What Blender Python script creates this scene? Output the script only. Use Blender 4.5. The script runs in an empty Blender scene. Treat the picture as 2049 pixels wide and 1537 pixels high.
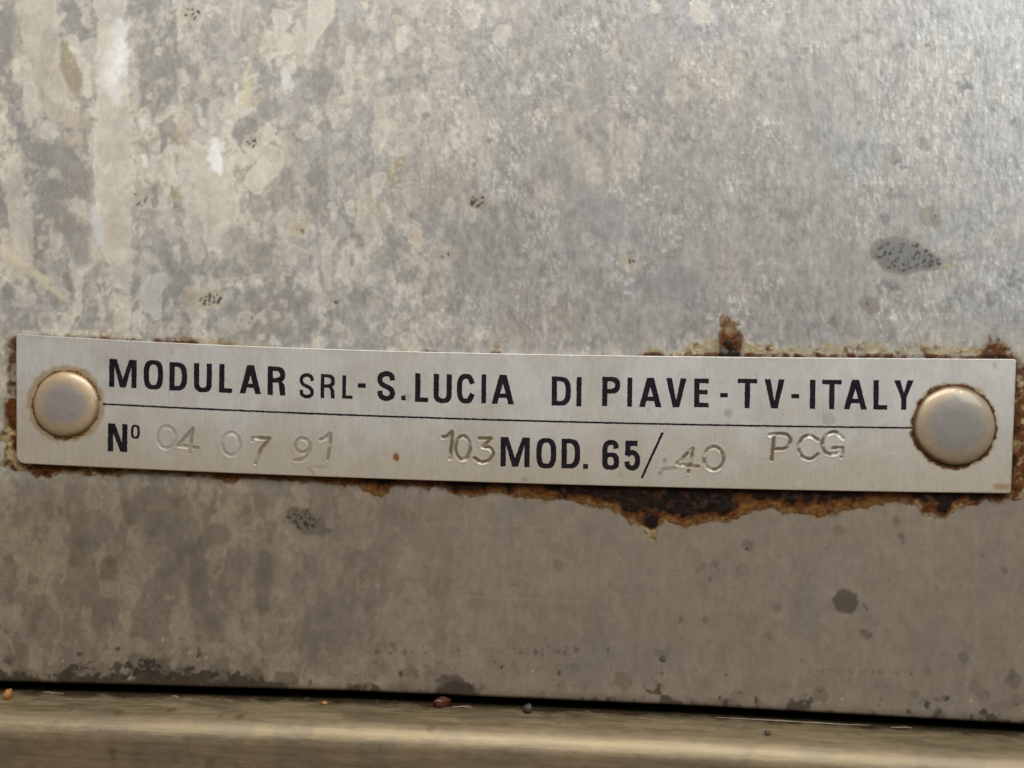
import bpy, math, random
import numpy as np
from mathutils import Matrix, Vector
from mathutils.geometry import tessellate_polygon

scene = bpy.context.scene
col = scene.collection

# ------------------------------------------------------------------ camera
MM = 0.001
W, H = 2049.0, 1537.0
FPX = 2197.0                       # focal length in photograph pixels (about 50 deg wide)
DIST = 110 * MM
YAW, PITCH, ROLL = math.radians(2.6), math.radians(0.0), math.radians(1.75)
CAM = np.array([math.sin(YAW) * DIST, -math.cos(YAW) * DIST, 0.0])
fwd = -CAM / np.linalg.norm(CAM)
right0 = np.cross(fwd, [0, 0, 1.0]); right0 /= np.linalg.norm(right0)
up0 = np.cross(right0, fwd)
cr, sr = math.cos(ROLL), math.sin(ROLL)
right = right0 * cr + up0 * sr
up = -right0 * sr + up0 * cr
cd = bpy.data.cameras.new('camera')
cam = bpy.data.objects.new('camera', cd); col.objects.link(cam)
cam.matrix_world = Matrix(((right[0], up[0], -fwd[0], CAM[0]), (right[1], up[1], -fwd[1], CAM[1]),
                           (right[2], up[2], -fwd[2], CAM[2]), (0, 0, 0, 1)))
cd.sensor_fit = 'HORIZONTAL'; cd.sensor_width = 36.0
cd.lens = 36.0 * FPX / W
cd.clip_start = 0.002; cd.clip_end = 50.0
cd.dof.use_dof = True; cd.dof.focus_distance = DIST - 0.6 * MM; cd.dof.aperture_fstop = 10.0
scene.camera = cam

# ------------------------------------------------------------------ world, lamps, exposure
world = bpy.data.worlds.new('World'); scene.world = world
world.use_nodes = True
bg = world.node_tree.nodes['Background']
bg.inputs['Color'].default_value = (1.0, 0.74, 0.47, 1); bg.inputs['Strength'].default_value = 0.15

def lamp(name, kind, loc, target, power, color, **kw):
    d = bpy.data.lights.new(name, kind); o = bpy.data.objects.new(name, d); col.objects.link(o)
    o.location = loc
    o.rotation_euler = (Vector(target) - Vector(loc)).to_track_quat('-Z', 'Y').to_euler()
    d.energy = power; d.color = color
    for k, v in kw.items(): setattr(d, k, v)
    return o
lamp('ceiling_light', 'AREA', (0.00, -0.13, 0.18), (0, 0, 0.01), 0.61, (1.0, 0.985, 0.94), shape='RECTANGLE', size=0.22, size_y=0.10)
lamp('window_light', 'AREA', (0.150, -0.150, 0.115), (0.03, 0, 0.02), 0.17, (0.80, 0.92, 1.0), shape='RECTANGLE', size=0.10, size_y=0.12)
lamp('bulb', 'POINT', (0.17, -0.20, 0.20), (0, 0, 0), 0.10, (1.0, 0.93, 0.82), shadow_soft_size=0.006)

vs = scene.view_settings
vs.view_transform = 'Standard'; vs.look = 'None'; vs.exposure = 0.0; vs.gamma = 1.0; vs.use_curve_mapping = False

# ------------------------------------------------------------------ helpers
def P(px, py, y=0.0):
    """plane point (X, Z) at depth y for a place measured on the photograph"""
    px = np.asarray(px, float); py = np.asarray(py, float)
    d = [fwd[i] * FPX + right[i] * (px - W / 2) - up[i] * (py - H / 2) for i in range(3)]
    t = (y - CAM[1]) / d[1]
    return CAM[0] + t * d[0], CAM[2] + t * d[2]
PXM = DIST / FPX                    # metres per photograph pixel on the panel

_tabs = {}
def vnoise(x, y, seed=0):
    if seed not in _tabs: _tabs[seed] = np.random.RandomState(seed + 11).rand(256, 256)
    T = _tabs[seed]
    xi = np.floor(x).astype(np.int64); yi = np.floor(y).astype(np.int64)
    fx = x - xi; fy = y - yi
    fx = fx * fx * fx * (fx * (fx * 6 - 15) + 10); fy = fy * fy * fy * (fy * (fy * 6 - 15) + 10)
    x0 = xi & 255; x1 = (xi + 1) & 255; y0 = yi & 255; y1 = (yi + 1) & 255
    return (T[x0, y0] * (1 - fx) + T[x1, y0] * fx) * (1 - fy) + (T[x0, y1] * (1 - fx) + T[x1, y1] * fx) * fy
def fbm(x, y, size, octv=4, seed=0, gain=0.5):
    s = 0; a = 1; tot = 0; f = 1.0 / size
    for k in range(octv):
        s = s + a * vnoise(x * f + 17.3 * k, y * f + 5.7 * k, seed + k); tot += a; a *= gain; f *= 2.07
    return s / tot
def sstep(a, b, x):
    t = np.clip((x - a) / (b - a), 0, 1); return t * t * (3 - 2 * t)
def interp(pts, x):
    a = np.array(pts, float); return np.interp(x, a[:, 0], a[:, 1])
def csmooth(pts, x):
    """smooth cubic through few points"""
    a = np.array(pts, float); c = np.polyfit((a[:, 0] - 1000) / 1000, a[:, 1], min(3, len(pts) - 1))
    return np.polyval(c, (np.asarray(x, float) - 1000) / 1000)

def mesh_obj(name, verts, faces, mat, parent=None, smooth=True, attrs=None):
    me = bpy.data.meshes.new(name)
    if isinstance(faces, np.ndarray):
        n = len(faces); k = faces.shape[1]
        me.vertices.add(len(verts)); me.vertices.foreach_set('co', np.asarray(verts, np.float32).ravel())
        me.loops.add(n * k); me.loops.foreach_set('vertex_index', faces.astype(np.int32).ravel())
        me.polygons.add(n); me.polygons.foreach_set('loop_start', np.arange(0, n * k, k, dtype=np.int32))
        me.update(calc_edges=True)
    else:
        me.from_pydata([tuple(v) for v in verts], [], faces)
    if smooth: me.polygons.foreach_set('use_smooth', np.ones(len(me.polygons), bool))
    for k, v in (attrs or {}).items():
        v = np.asarray(v, np.float32)
        if v.ndim == 2:
            at = me.attributes.new(k, 'FLOAT_COLOR', 'POINT')
            at.data.foreach_set('color', np.concatenate([v, np.ones((len(v), 1), np.float32)], 1).ravel())
        else:
            at = me.attributes.new(k, 'FLOAT', 'POINT'); at.data.foreach_set('value', v)
    me.materials.append(mat); me.validate(); me.update()
    o = bpy.data.objects.new(name, me); col.objects.link(o)
    if parent: o.parent = parent
    return o
def grid_faces(n, m, keep=None):
    i = np.arange(n * m).reshape(n, m)
    f = np.stack([i[:-1, :-1], i[1:, :-1], i[1:, 1:], i[:-1, 1:]], -1)
    f = f[keep] if keep is not None else f.reshape(-1, 4)
    return f
def empty(name, label, cat, loc=(0, 0, 0), group=None):
    o = bpy.data.objects.new(name, None); col.objects.link(o); o.location = loc
    o.empty_display_size = 0.005
    tag(o, label, cat, group); return o
def tag(o, label, cat, group=None):
    o['label'] = label; o['category'] = cat
    if group: o['group'] = group
    return o

# ------------------------------------------------------------------ materials
class N:
    """small node-graph helper"""
    def __init__(self, name):
        self.m = bpy.data.materials.new(name); self.m.use_nodes = True
        self.t = self.m.node_tree; self.b = self.t.nodes['Principled BSDF']
    def add(self, kind, **kw):
        n = self.t.nodes.new(kind)
        for k, v in kw.items(): setattr(n, k, v)
        return n
    def link(self, a, b): self.t.links.new(a, b)
    def attr(self, name):
        n = self.add('ShaderNodeAttribute'); n.attribute_name = name; return n
    def noise(self, scale, detail=4, rough=0.55, stretch=(1, 1, 1)):
        tc = self.add('ShaderNodeTexCoord'); mp = self.add('ShaderNodeMapping')
        mp.inputs['Scale'].default_value = stretch
        self.link(tc.outputs['Object'], mp.inputs['Vector'])
        n = self.add('ShaderNodeTexNoise'); n.inputs['Scale'].default_value = scale
        n.inputs['Detail'].default_value = detail; n.inputs['Roughness'].default_value = rough
        self.link(mp.outputs['Vector'], n.inputs['Vector']); return n.outputs['Fac']
    def rng(self, v, a, b, c, d):
        n = self.add('ShaderNodeMapRange'); self.link(v, n.inputs['Value'])
        for k, x in zip(('From Min', 'From Max', 'To Min', 'To Max'), (a, b, c, d)): n.inputs[k].default_value = x
        return n.outputs['Result']
    def math(self, op, a, b):
        n = self.add('ShaderNodeMath', operation=op)
        for i, x in enumerate((a, b)):
            if isinstance(x, (int, float)): n.inputs[i].default_value = x
            else: self.link(x, n.inputs[i])
        return n.outputs[0]
    def mix(self, f, a, b, mode='MIX'):
        n = self.add('ShaderNodeMix', data_type='RGBA', blend_type=mode)
        for s, x in ((n.inputs[0], f), (n.inputs[6], a), (n.inputs[7], b)):
            if isinstance(x, (int, float)): s.default_value = x
            elif isinstance(x, tuple): s.default_value = (*x, 1)
            else: self.link(x, s)
        return n.outputs[2]
    def scale_col(self, c, f):
        n = self.add('ShaderNodeVectorMath', operation='SCALE')
        self.link(c, n.inputs[0]); self.link(f, n.inputs['Scale']); return n.outputs[0]
    def bump(self, h, strength, dist):
        n = self.add('ShaderNodeBump'); n.inputs['Strength'].default_value = strength
        n.inputs['Distance'].default_value = dist; self.link(h, n.inputs['Height'])
        self.link(n.outputs['Normal'], self.b.inputs['Normal']); return n
    def set(self, **kw):
        for k, v in kw.items():
            s = self.b.inputs[k.replace('_', ' ')]
            if isinstance(v, (int, float)): s.default_value = v
            elif isinstance(v, tuple): s.default_value = (*v, 1)
            else: self.link(v, s)

def panel_material():
    g = N('stained_sheet_metal')
    c = g.attr('col').outputs['Color']
    grain = g.noise(5200, 3, 0.6)                                   # fine grain
    spang = g.noise(1500, 4, 0.6, (1.0, 1.0, 0.38))                 # short upright brushed flecks
    hz = g.noise(700, 3, 0.6, (0.12, 1.0, 1.6))                     # faint level wiping marks
    shn = g.attr('sheen').outputs['Fac']
    f = g.math('ADD', g.rng(grain, 0.3, 0.7, 0.94, 1.06), g.math('MULTIPLY', g.rng(spang, 0.3, 0.7, -0.20, 0.20), g.math('ADD', shn, 0.25)))
    f = g.math('ADD', f, g.rng(hz, 0.3, 0.7, -0.025, 0.025))
    g.set(Base_Color=g.scale_col(c, f))
    g.set(Metallic=g.rng(shn, 0, 1, 0.05, 0.35))
    g.set(Roughness=g.math('ADD', g.rng(shn, 0, 1, 0.50, 0.36), g.rng(spang, 0.3, 0.7, 0.06, -0.06)))
    h = g.math('ADD', g.math('MULTIPLY', spang, g.math('ADD', shn, 0.3)), g.math('MULTIPLY', grain, 0.25))
    g.bump(h, 0.55, 0.00006)
    return g.m
def crust_material():
    g = N('rust_and_burnt_grease')
    c = g.attr('col').outputs['Color']
    n1 = g.noise(2600, 5, 0.65)
    g.set(Base_Color=g.scale_col(c, g.rng(n1, 0.3, 0.7, 0.65, 1.35)), Roughness=g.rng(n1, 0.3, 0.7, 0.4, 0.7))
    g.set(Specular_IOR_Level=0.16)
    g.set(Alpha=g.attr('alpha').outputs['Fac'])
    g.bump(n1, 0.6, 0.00012)
    return g.m
def plate_material():
    g = N('anodised_aluminium')
    c = g.attr('col').outputs['Color']
    br = g.noise(2600, 4, 0.6, (1.0, 1.0, 0.10))                    # upright brushing
    fl = g.noise(3800, 2, 0.5, (1, 1, 0.5))
    f = g.math('ADD', g.rng(br, 0.3, 0.7, 0.925, 1.075), g.rng(fl, 0.3, 0.7, -0.045, 0.045))
    g.set(Base_Color=g.scale_col(c, f), Metallic=0.35, Roughness=g.rng(br, 0.3, 0.7, 0.46, 0.36))
    g.bump(g.math('ADD', br, g.math('MULTIPLY', fl, 0.5)), 0.35, 0.00003)
    return g.m
def ink_material():
    g = N('printed_ink')
    n1 = g.noise(4000, 4, 0.6)
    g.set(Base_Color=g.mix(g.rng(n1, 0.35, 0.75, 0, 1), (0.006, 0.005, 0.009), (0.022, 0.018, 0.024)), Roughness=0.6)
    g.set(Specular_IOR_Level=0.1)
    return g.m
def rivet_material():
    g = N('lacquered_rivet_metal')
    c = g.attr('col').outputs['Color']
    n1 = g.noise(1400, 4, 0.6)
    g.set(Base_Color=g.scale_col(c, g.rng(n1, 0.3, 0.7, 0.95, 1.05)), Metallic=0.30, Roughness=g.rng(n1, 0.3, 0.7, 0.40, 0.52))
    g.set(Coat_Weight=0.5, Coat_Roughness=0.07)
    g.bump(n1, 0.35, 0.00006)
    return g.m
def ledge_material():
    g = N('greasy_brushed_steel')
    c = g.attr('col').outputs['Color']
    br = g.noise(2200, 5, 0.62, (0.06, 1.0, 1.0))
    gr = g.noise(1500, 4, 0.6, (0.5, 1, 1))
    f = g.math('ADD', g.rng(br, 0.3, 0.7, 0.88, 1.12), g.rng(gr, 0.3, 0.7, -0.1, 0.1))
    g.set(Base_Color=g.scale_col(c, f), Metallic=0.65, Roughness=g.math('ADD', g.rng(br, 0.3, 0.7, 0.46, 0.60), g.rng(gr, .3, .7, -.04, .04)))
    g.bump(g.math('ADD', br, g.math('MULTIPLY', gr, 0.9)), 0.7, 0.00006)
    return g.m
def plain(name, c, rough=0.6, var=0.3, scale=3000, metallic=0.0):
    g = N(name); n1 = g.noise(scale, 4, 0.6)
    a = tuple(x * (1 - var) for x in c); b = tuple(x * (1 + var) for x in c)
    g.set(Base_Color=g.mix(g.rng(n1, .3, .7, 0, 1), a, b), Roughness=rough, Metallic=metallic)
    g.bump(n1, 0.4, 0.00008)
    return g.m
M_PANEL, M_CRUST, M_PLATE, M_INK = panel_material(), crust_material(), plate_material(), ink_material()
M_RIVET, M_LEDGE = rivet_material(), ledge_material()
M_DARK = plain('slot_shade', (0.02, 0.017, 0.014), 0.8)  # near-black colour standing for the shade inside the slot

# ------------------------------------------------------------------ measured lines of the photograph
top_y = lambda x: csmooth([(33, 669), (500, 692.5), (1000, 709), (1560, 715), (2033, 719.5)], x)
bot_y = lambda x: csmooth([(33, 926.5), (560, 949.5), (1060, 968), (1560, 979), (2022, 987)], x)
rule_y = lambda x: csmooth([(207, 808.6), (600, 826), (1060, 843), (1560, 852), (1827, 856.6)], x)
gap_y = lambda x: np.interp(x, [-4000, 0, 700, 1400, 2049, 6000], [1260, 1358, 1377, 1407, 1443, 1640])
def slope_at(x): return (rule_y(x + 20) - rule_y(x - 20)) / 40

# ------------------------------------------------------------------ rust field (px units), shared by the film and the crust
low_edge = [(-400, 930), (20, 938), (33, 948), (60, 951), (75, 962), (100, 960), (120, 950), (180, 954), (205, 957), (240, 957), (262, 951), (320, 953), (420, 957), (436, 965), (470, 968), (480, 960),
            (530, 964), (590, 968), (620, 966), (690, 975), (720, 980), (748, 992), (762, 996), (785, 980), (840, 975), (862, 988), (872, 976), (905, 992), (922, 1000),
            (960, 1002), (985, 992), (1030, 1002), (1060, 1000), (1100, 1004), (1140, 1000), (1160, 1014), (1200, 1022), (1240, 1028), (1256, 1046), (1285, 1060), (1298, 1082),
            (1312, 1084), (1318, 1060), (1330, 1048), (1345, 1054), (1372, 1062), (1400, 1054), (1420, 1048), (1455, 1048), (1480, 1040), (1505, 1026), (1545, 1024), (1575, 1032), (1610, 1036),
            (1655, 1037), (1690, 1026), (1740, 1016), (1790, 1008), (1830, 1018), (1850, 1036), (1895, 1042), (1915, 1020), (1950, 1012), (1975, 1004), (2000, 1008), (2030, 996), (2060, 985), (2400, 960)]
up_edge = [(-400, 700), (20, 668), (30, 662), (80, 663), (110, 668), (140, 664), (205, 655), (235, 660), (265, 668), (300, 680), (310, 672), (345, 671), (400, 672), (440, 672), (500, 678), (540, 690), (700, 697), (825, 702),
           (838, 694), (868, 697), (880, 704), (975, 703), (985, 690), (997, 688), (1005, 704), (1270, 712), (1290, 698), (1318, 696), (1330, 706), (1362, 700), (1378, 682), (1410, 676), (1438, 668), (1440, 640),
           (1434, 628), (1450, 624), (1482, 632), (1484, 645), (1474, 662), (1488, 672), (1520, 682), (1548, 674), (1552, 690), (1640, 682), (1720, 674), (1800, 680), (1870, 682), (1930, 694), (1962, 690), (1972, 672), (1990, 668), (2008, 678), (2025, 700), (2049, 716), (2400, 760)]
def rust(x, y):
    """(film 0..1, thick 0..1, yellowness 0..1)"""
    wx = x + 12 * (fbm(x, y, 26, 3, 3) - 0.5) + 4 * (fbm(x, y, 7, 2, 5) - 0.5)
    wy = y + 13 * (fbm(x, y, 22, 3, 8) - 0.5) + 4 * (fbm(x, y, 6, 2, 13) - 0.5)
    t_top, t_bot = top_y(x), bot_y(x)
    mid = 0.5 * (t_top + t_bot)
    inx = sstep(-40, 0, wx - 12) * sstep(40, 0, wx - 2042)
    dl = (interp(low_edge, wx) - wy) - 60 * (1 - inx)
    du = (wy - interp(up_edge, wx)) - 60 * (1 - inx)
    below = y > mid
    d = np.where(below, dl, du)                                  # px inside the contour
    # the side bands beside the short ends
    nl = fbm(x, y, 30, 3, 21)
    side_l = np.where((y > t_top - 5) & (y < t_bot + 8), (wx - (26 - 30 * sstep(0.35, 0.7, nl) - 18 * sstep(820, 900, y))), -99)
    side_r = np.where((y > t_top - 5) & (y < t_bot + 14), (2047 + 16 * nl - wx) * 0.6, -99)
    d = np.where(x < 33, np.maximum(np.minimum(d, x - 5), side_l * 0.28), d)
    d = np.where(x > 2024, np.maximum(np.minimum(d, 30), np.minimum(side_r, 14)), d)
    film = sstep(-7.0, 17.0, d)
    dark_x = interp([(-400, .1), (60, .25), (200, .3), (260, .3), (420, .55), (470, .45), (560, .45), (700, .5), (750, .85), (860, .95), (930, .9), (1060, .75), (1150, .95), (1300, 1.25), (1450, 1.3), (1530, .85), (1600, 1.1), (1700, .95), (1800, .75), (1850, .65), (1930, .95), (2010, .9), (2030, .3)], wx)
    up_dark = interp([(-400, .0), (60, .5), (110, .2), (150, .55), (260, .5), (300, .3), (312, .75), (395, .7), (410, .1), (820, .1), (840, .7), (870, .6), (890, .1), (980, .5), (1000, .5), (1010, .1), (1285, .9), (1330, .7), (1350, .3), (1430, .45), (1440, 1.05), (1476, 1.05), (1490, .75), (1900, .75), (1960, .8), (1970, 1.0), (2012, 1.0), (2030, .4)], wx)
    n = fbm(x, y, 34, 4, 31); n2 = fbm(x, y, 12, 3, 37)
    thick = np.where(below, sstep(7, 46, d) * dark_x * 1.15 + (n - 0.5) * 1.35 + (n2 - .5) * .9 + 0.55 * sstep(34, 0, y - t_bot) * dark_x - .9 * sstep(1046, 1066, y),
                     sstep(0, 26, np.maximum(0, 13 - (t_top - y)) * 2.4) * up_dark + (n2 - 0.5) * 0.5 - 0.12 + np.exp(-((wx - 1460) / 21) ** 4) * (.15 + .75 * sstep(655, 700, y)) + np.exp(-((wx - 1992) / 22) ** 2) * 0.75 * sstep(668, 706, y))
    thick = np.clip(thick, 0, 1) * film
    yel = np.where(below, 0.08 + 0.60 * sstep(.5, .2, dark_x) + 0.55 * np.exp(-((x - 1875) / 45) ** 2) + .5 * np.exp(-((x - 1300) / 22) ** 2) * (y > 1045), 0.92 - 0.7 * np.exp(-((wx - 1459) / 26) ** 4) - 0.7 * np.exp(-((wx - 1990) / 26) ** 2) - .55 * np.exp(-((wx - 353) / 46) ** 4) - .4 * np.exp(-((wx - 1305) / 24) ** 4))
    yel = np.clip(yel + (n - .5) * .5, 0, 1)
    film = film * np.where(below, 1.0, interp([(-400, .2), (100, .5), (270, .75), (305, .5), (330, .95), (400, .9), (420, .6), (560, .35), (820, .25), (835, .8), (870, .7), (880, .2), (975, .2), (985, .9), (1000, .8), (1010, .15), (1270, .15), (1290, .95), (1400, .85), (1500, .9), (1560, .55), (1900, .55), (1960, .7), (1975, .95), (2400, .9)], wx) * (.60 + .55 * sstep(.36, .60, .5 * n2 + .5 * n)))
    return film, thick, yel
def rust_colour(thick, yel, n):
    amber = np.array([0.160, 0.073, 0.019]); yellow = np.array([0.46, 0.385, 0.225]); brown = np.array([0.095, 0.033, 0.009]); black = np.array([0.010, 0.0048, 0.0036])
    a = amber + (yellow - amber) * yel[..., None]
    a = a + (brown - a) * sstep(-0.06, 0.30, thick + (n - .5) * .75)[..., None]
    return a + (black - a) * sstep(0.46, 0.98, thick + (n - .5) * 1.1)[..., None]

# ------------------------------------------------------------------ the sheet metal panel
def build_panel():
    S = 2.4
    ax = np.concatenate([np.linspace(-1500, -60, 73)[:-1], np.arange(-60, 2110, S), np.linspace(2112, 3550, 73)])
    ay = np.concatenate([np.linspace(-1400, -60, 68)[:-1], np.arange(-60, 1290, S), np.linspace(1290, 1400, 56)])
    X, R = np.meshgrid(ax, ay)
    Y = np.where(R > 1290, 1290 + (R - 1290) / 110 * (gap_y(X) - 1290), R)
    rng = np.random.RandomState(5)
    WX = X + 10 * (fbm(X, Y, 40, 3, 51) - .5) + 8 * (fbm(X, Y, 10, 3, 55) - .5)
    WY = Y + 14 * (fbm(X, Y, 45, 3, 61) - .5) + 8 * (fbm(X, Y, 11, 3, 65) - .5)
    left = sstep(1250, 350, X + 260 * (fbm(X, Y, 330, 3, 71) - .5))        # heavily water-marked side
    low = sstep(900, 1000, Y)                                              # below the plate
    nb = fbm(X, Y, 240, 4, 81); nm = fbm(X, Y * 0.7, 62, 4, 91, .6); ns = fbm(X, Y * 0.8, 17, 3, 101, .6)
    base = np.array([0.385, 0.370, 0.352])
    C = np.ones(X.shape + (3,)) * base
    def lay(mask, c):
        nonlocal C
        C = C + (np.array(c) - C) * np.clip(mask, 0, 1)[..., None]
    hgt = np.zeros(X.shape)
    blue, tan, pale, grey = (0.345, 0.348, 0.352), (0.445, 0.400, 0.345), (0.56, 0.52, 0.455), (0.275, 0.268, 0.258)
    # broad patches: bare bluish metal on the right, tan scale on the left
    lay(sstep(.50, .62, nb + (nm - .5) * .5) * (1 - left) * .75, blue)
    lay(sstep(.42, .62, fbm(X, Y, 170, 4, 111) + (nm - .5) * .45) * (.30 + .65 * left) * (1 - .35 * low), tan)
    lay(sstep(.545, .575, fbm(WX, WY * .75, 95, 4, 121, .55)) * (.12 + .85 * left) * (1 - .5 * low), pale)
    lay(sstep(.56, .605, fbm(WX, WY * .62, 80, 4, 131, .6)) * (.14 + .62 * left), grey)
    lay(sstep(.565, .59, fbm(WX, WY * .8, 30, 4, 141, .55)) * (.10 + .35 * left) * (1 - .6 * low), pale)
    lay(sstep(.585, .63, fbm(WX, WY * .7, 24, 3, 151, .6)) * (.22 + .3 * left), grey)
    lay(sstep(.53, .60, fbm(WX, WY * .6, 46, 4, 765, .55)) * low * (.15 + .55 * left), (.50, .475, .42))
    lay(sstep(.54, .60, fbm(WX, WY * .5, 52, 4, 771, .55)) * low * (.12 + .55 * left), (.245, .24, .225))
    C *= (1 + (ns - .5)[..., None] * (.20 + .16 * left[..., None]))
    # brushed, pitted fleck of the bare metal: short leaning strokes, stronger in patches
    lx = X - .28 * Y
    fleck = fbm(lx, Y * .45, 5.5, 2, 701, .6) - .5 + .8 * (fbm(X * .8, Y * .6, 13, 3, 705, .6) - .5)
    where = (.30 + .70 * sstep(.40, .60, fbm(X, Y, 130, 3, 711))) * (1 - .55 * left) * (1 - .62 * sstep(880, 1000, Y))
    C *= 1 + (np.clip(fleck, -.5, .5) * where)[..., None] * .42
    glint = sstep(.70, .80, vnoise(lx / 4.2, Y / 8.5, 721)) * sstep(.45, .62, fbm(X, Y, 90, 3, 725)) * (1 - .7 * left) * (1 - .9 * sstep(760, 960, Y))
    C += glint[..., None] * .11
    sp_ = sstep(.62, .74, fbm(X, Y, 9, 2, 731)) * .35 * (.4 + .6 * left)
    C = C + (np.array((.24, .225, .205)) - C) * sp_[..., None]
    falloff_low = sstep(880, 1010, Y + 60 * (fbm(X, Y, 140, 3, 161) - .5))         # light falloff below the plate, painted as darker, browner colour
    # shape primitive: union of tapered capsules on warped coordinates
    def win(x0, x1, y0, y1):
        i0, i1 = np.searchsorted(ay, [y0, y1]); j0, j1 = np.searchsorted(ax, [x0, x1])
        return slice(max(i0 - 1, 0), i1 + 1), slice(max(j0 - 1, 0), j1 + 1)
    def worm(pts, c, a=1.0, edge=4.0, ring=0.0, h=0.0, warp=1.0, ringc=None):
        pts = [tuple(p) for p in pts]
        if len(pts) == 1: pts = pts * 2
        m = max(p[2] for p in pts) + 30
        s = win(min(p[0] for p in pts) - m, max(p[0] for p in pts) + m, min(p[1] for p in pts) - m, max(p[1] for p in pts) + m)
        x = X[s] + (WX[s] - X[s]) * warp; y = Y[s] + (WY[s] - Y[s]) * warp
        d = np.full(x.shape, 1e9)
        for (xa, ya, ra), (xb, yb, rb) in zip(pts[:-1], pts[1:]):
            vx, vy = xb - xa, yb - ya; L = vx * vx + vy * vy + 1e-9
            t = np.clip(((x - xa) * vx + (y - ya) * vy) / L, 0, 1)
            d = np.minimum(d, np.hypot(x - xa - t * vx, y - ya - t * vy) - (ra + (rb - ra) * t))
        mk = sstep(edge, -edge, d) * a
        C[s] += (np.array(c) - C[s]) * mk[..., None]
        if ring:
            rk = np.exp(-((d + 1.5) / 2.6) ** 2) * ring
            C[s] += (np.array(ringc or (0.72, 0.68, 0.60)) - C[s]) * rk[..., None]
            hgt[s] += rk * 0.006
        if h: hgt[s] += mk * h
        return s, d
    def specks(cx, cy, rx, ry, n, r0=1.2, r1=3.2, c=(0.03, 0.027, 0.026), seed=1, a=.95):
        q = np.random.RandomState(seed)
        for _ in range(n):
            t = q.rand() * 6.283; rr = math.sqrt(q.rand()) * .86
            x0, y0 = cx + rx * rr * math.cos(t), cy + ry * rr * math.sin(t)
            r = q.uniform(r0, r1)
            worm([(x0, y0, r), (x0 + q.normal() * r, y0 + q.normal() * r, r * .7)], c, a, 1.5, warp=.3)
    # random dried droplets
    for k in range(1700):
        x = rng.uniform(-60, 2110); y = rng.uniform(-60, 1340)
        lf = 1 if x < 650 else (0.8 if x < 1000 else 0.04)
        if y > 980: lf *= .5
        if rng.rand() > lf: continue
        r = rng.choice([4, 6, 8, 11, 15, 20], p=[.25, .25, .2, .15, .1, .05]) * rng.uniform(.8, 1.2)
        kind = rng.rand(); dim = .6 if y > 980 else 1
        ring = rng.uniform(0, .30) * (dim if y < 900 else .15) if r > 7 else 0
        e = rng.uniform(1, 1.5)
        pts = [(x, y, r), (x + rng.normal() * r * .3, y + abs(rng.normal()) * r * .7, r * rng.uniform(.6, 1))]
        if kind < .5: worm(pts, (.57, .53, .47), rng.uniform(.2, .65) * (dim if y < 900 else .45), 2.2 if y < 900 else 5, ring, .006, 1.7)
        elif kind < .68: worm(pts, (.50, .43, .34), rng.uniform(.2, .55) * dim, 2.2, ring, .004, 1.7)
        else: worm(pts, (.29, .285, .275), rng.uniform(.2, .6) * dim, 2.4, ring * .6, 0, 1.7)
    # small pits and dots on the cleaner right and lower side
    for k in range(420):
        x = rng.uniform(700, 2110); y = rng.uniform(-60, 1400)
        if rng.rand() < .4: continue
        r = rng.choice([1.2, 2, 3, 5, 8], p=[.34, .3, .2, .11, .05])
        c = [(.12, .115, .11), (.19, .175, .155), (.42, .385, .33)][rng.choice(3, p=[.4, .42, .18])]
        worm([(x, y, r), (x + rng.normal() * r, y + rng.normal() * r, r * .7)], c, rng.uniform(.2, .6), 2.0, warp=.6)
    # runs and tongues of scale, upper left
    tn = (.60, .555, .485); wh = (.80, .80, .81)
    for k in range(46):
        x = rng.uniform(-40, 820); y = rng.uniform(-80, 520); L = rng.uniform(25, 120); r = rng.uniform(6, 24)
        worm([(x, y, r * .7), (x + rng.normal() * 5, y + L * .6, r), (x + rng.normal() * 7, y + L, r * .45)], [tn, (.60, .57, .51), (.52, .46, .385), (.29, .285, .275)][rng.choice(4, p=[.4, .2, .15, .25])], rng.uniform(.25, .65), 4, rng.uniform(0, .3), .01)
    worm([(215, -60, 26), (222, 60, 30), (225, 240, 34), (232, 420, 36), (240, 540, 24), (248, 580, 10)], tn, .62, 6, .32, .012, 2.0)
    worm([(60, -60, 45), (85, 80, 34), (70, 190, 22), (120, 230, 14)], (.47, .43, .37), .7, 6, .2, .01)
    worm([(20, 330, 16), (34, 420, 22), (50, 520, 18)], tn, .55, 6, .25, .01, 2.0)
    worm([(395, 300, 16), (420, 330, 40), (432, 400, 42), (440, 470, 26), (446, 486, 12)], tn, .6, 5, .36, .012, 2.0)
    worm([(500, 290, 14), (545, 320, 26), (520, 360, 14)], tn, .55, 4, .3, .01)
    worm([(650, -40, 30), (640, 30, 24), (622, 80, 10), (618, 120, 4)], tn, .7, 5, .3, .01)
    worm([(335, 560, 10), (305, 570, 20), (300, 605, 22), (312, 632, 8)], (.50, .505, .50), .65, 5, .25, .01)
    worm([(130, 90, 9), (138, 130, 20), (150, 165, 18), (152, 178, 12)], (.31, .265, .17), .75, 4, .12, .008, .5)
    worm([(142, 96, 3), (156, 110, 7), (172, 140, 9), (176, 185, 8)], (.62, .60, .53), .85, 3, 0, .012)
    worm([(246, 40, 10), (240, 80, 14), (216, 130, 18), (232, 180, 16), (230, 205, 8)], wh, .62, 12, 0, .012, 2.2)
    worm([(248, 100, 12), (238, 145, 16)], wh, .7, 9, 0, .01, 2.2)
    worm([(434, 285, 13), (432, 330, 15), (438, 350, 6)], wh, .8, 6, 0, .012, 1.8)
    worm([(188, 415, 10), (192, 450, 14), (202, 490, 6)], (.60, .605, .62), .75, 7, 0, .01)
    worm([(192, 270, 2), (190, 350, 3), (196, 420, 2)], (.66, .62, .54), .8, 2, 0, .012)
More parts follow.
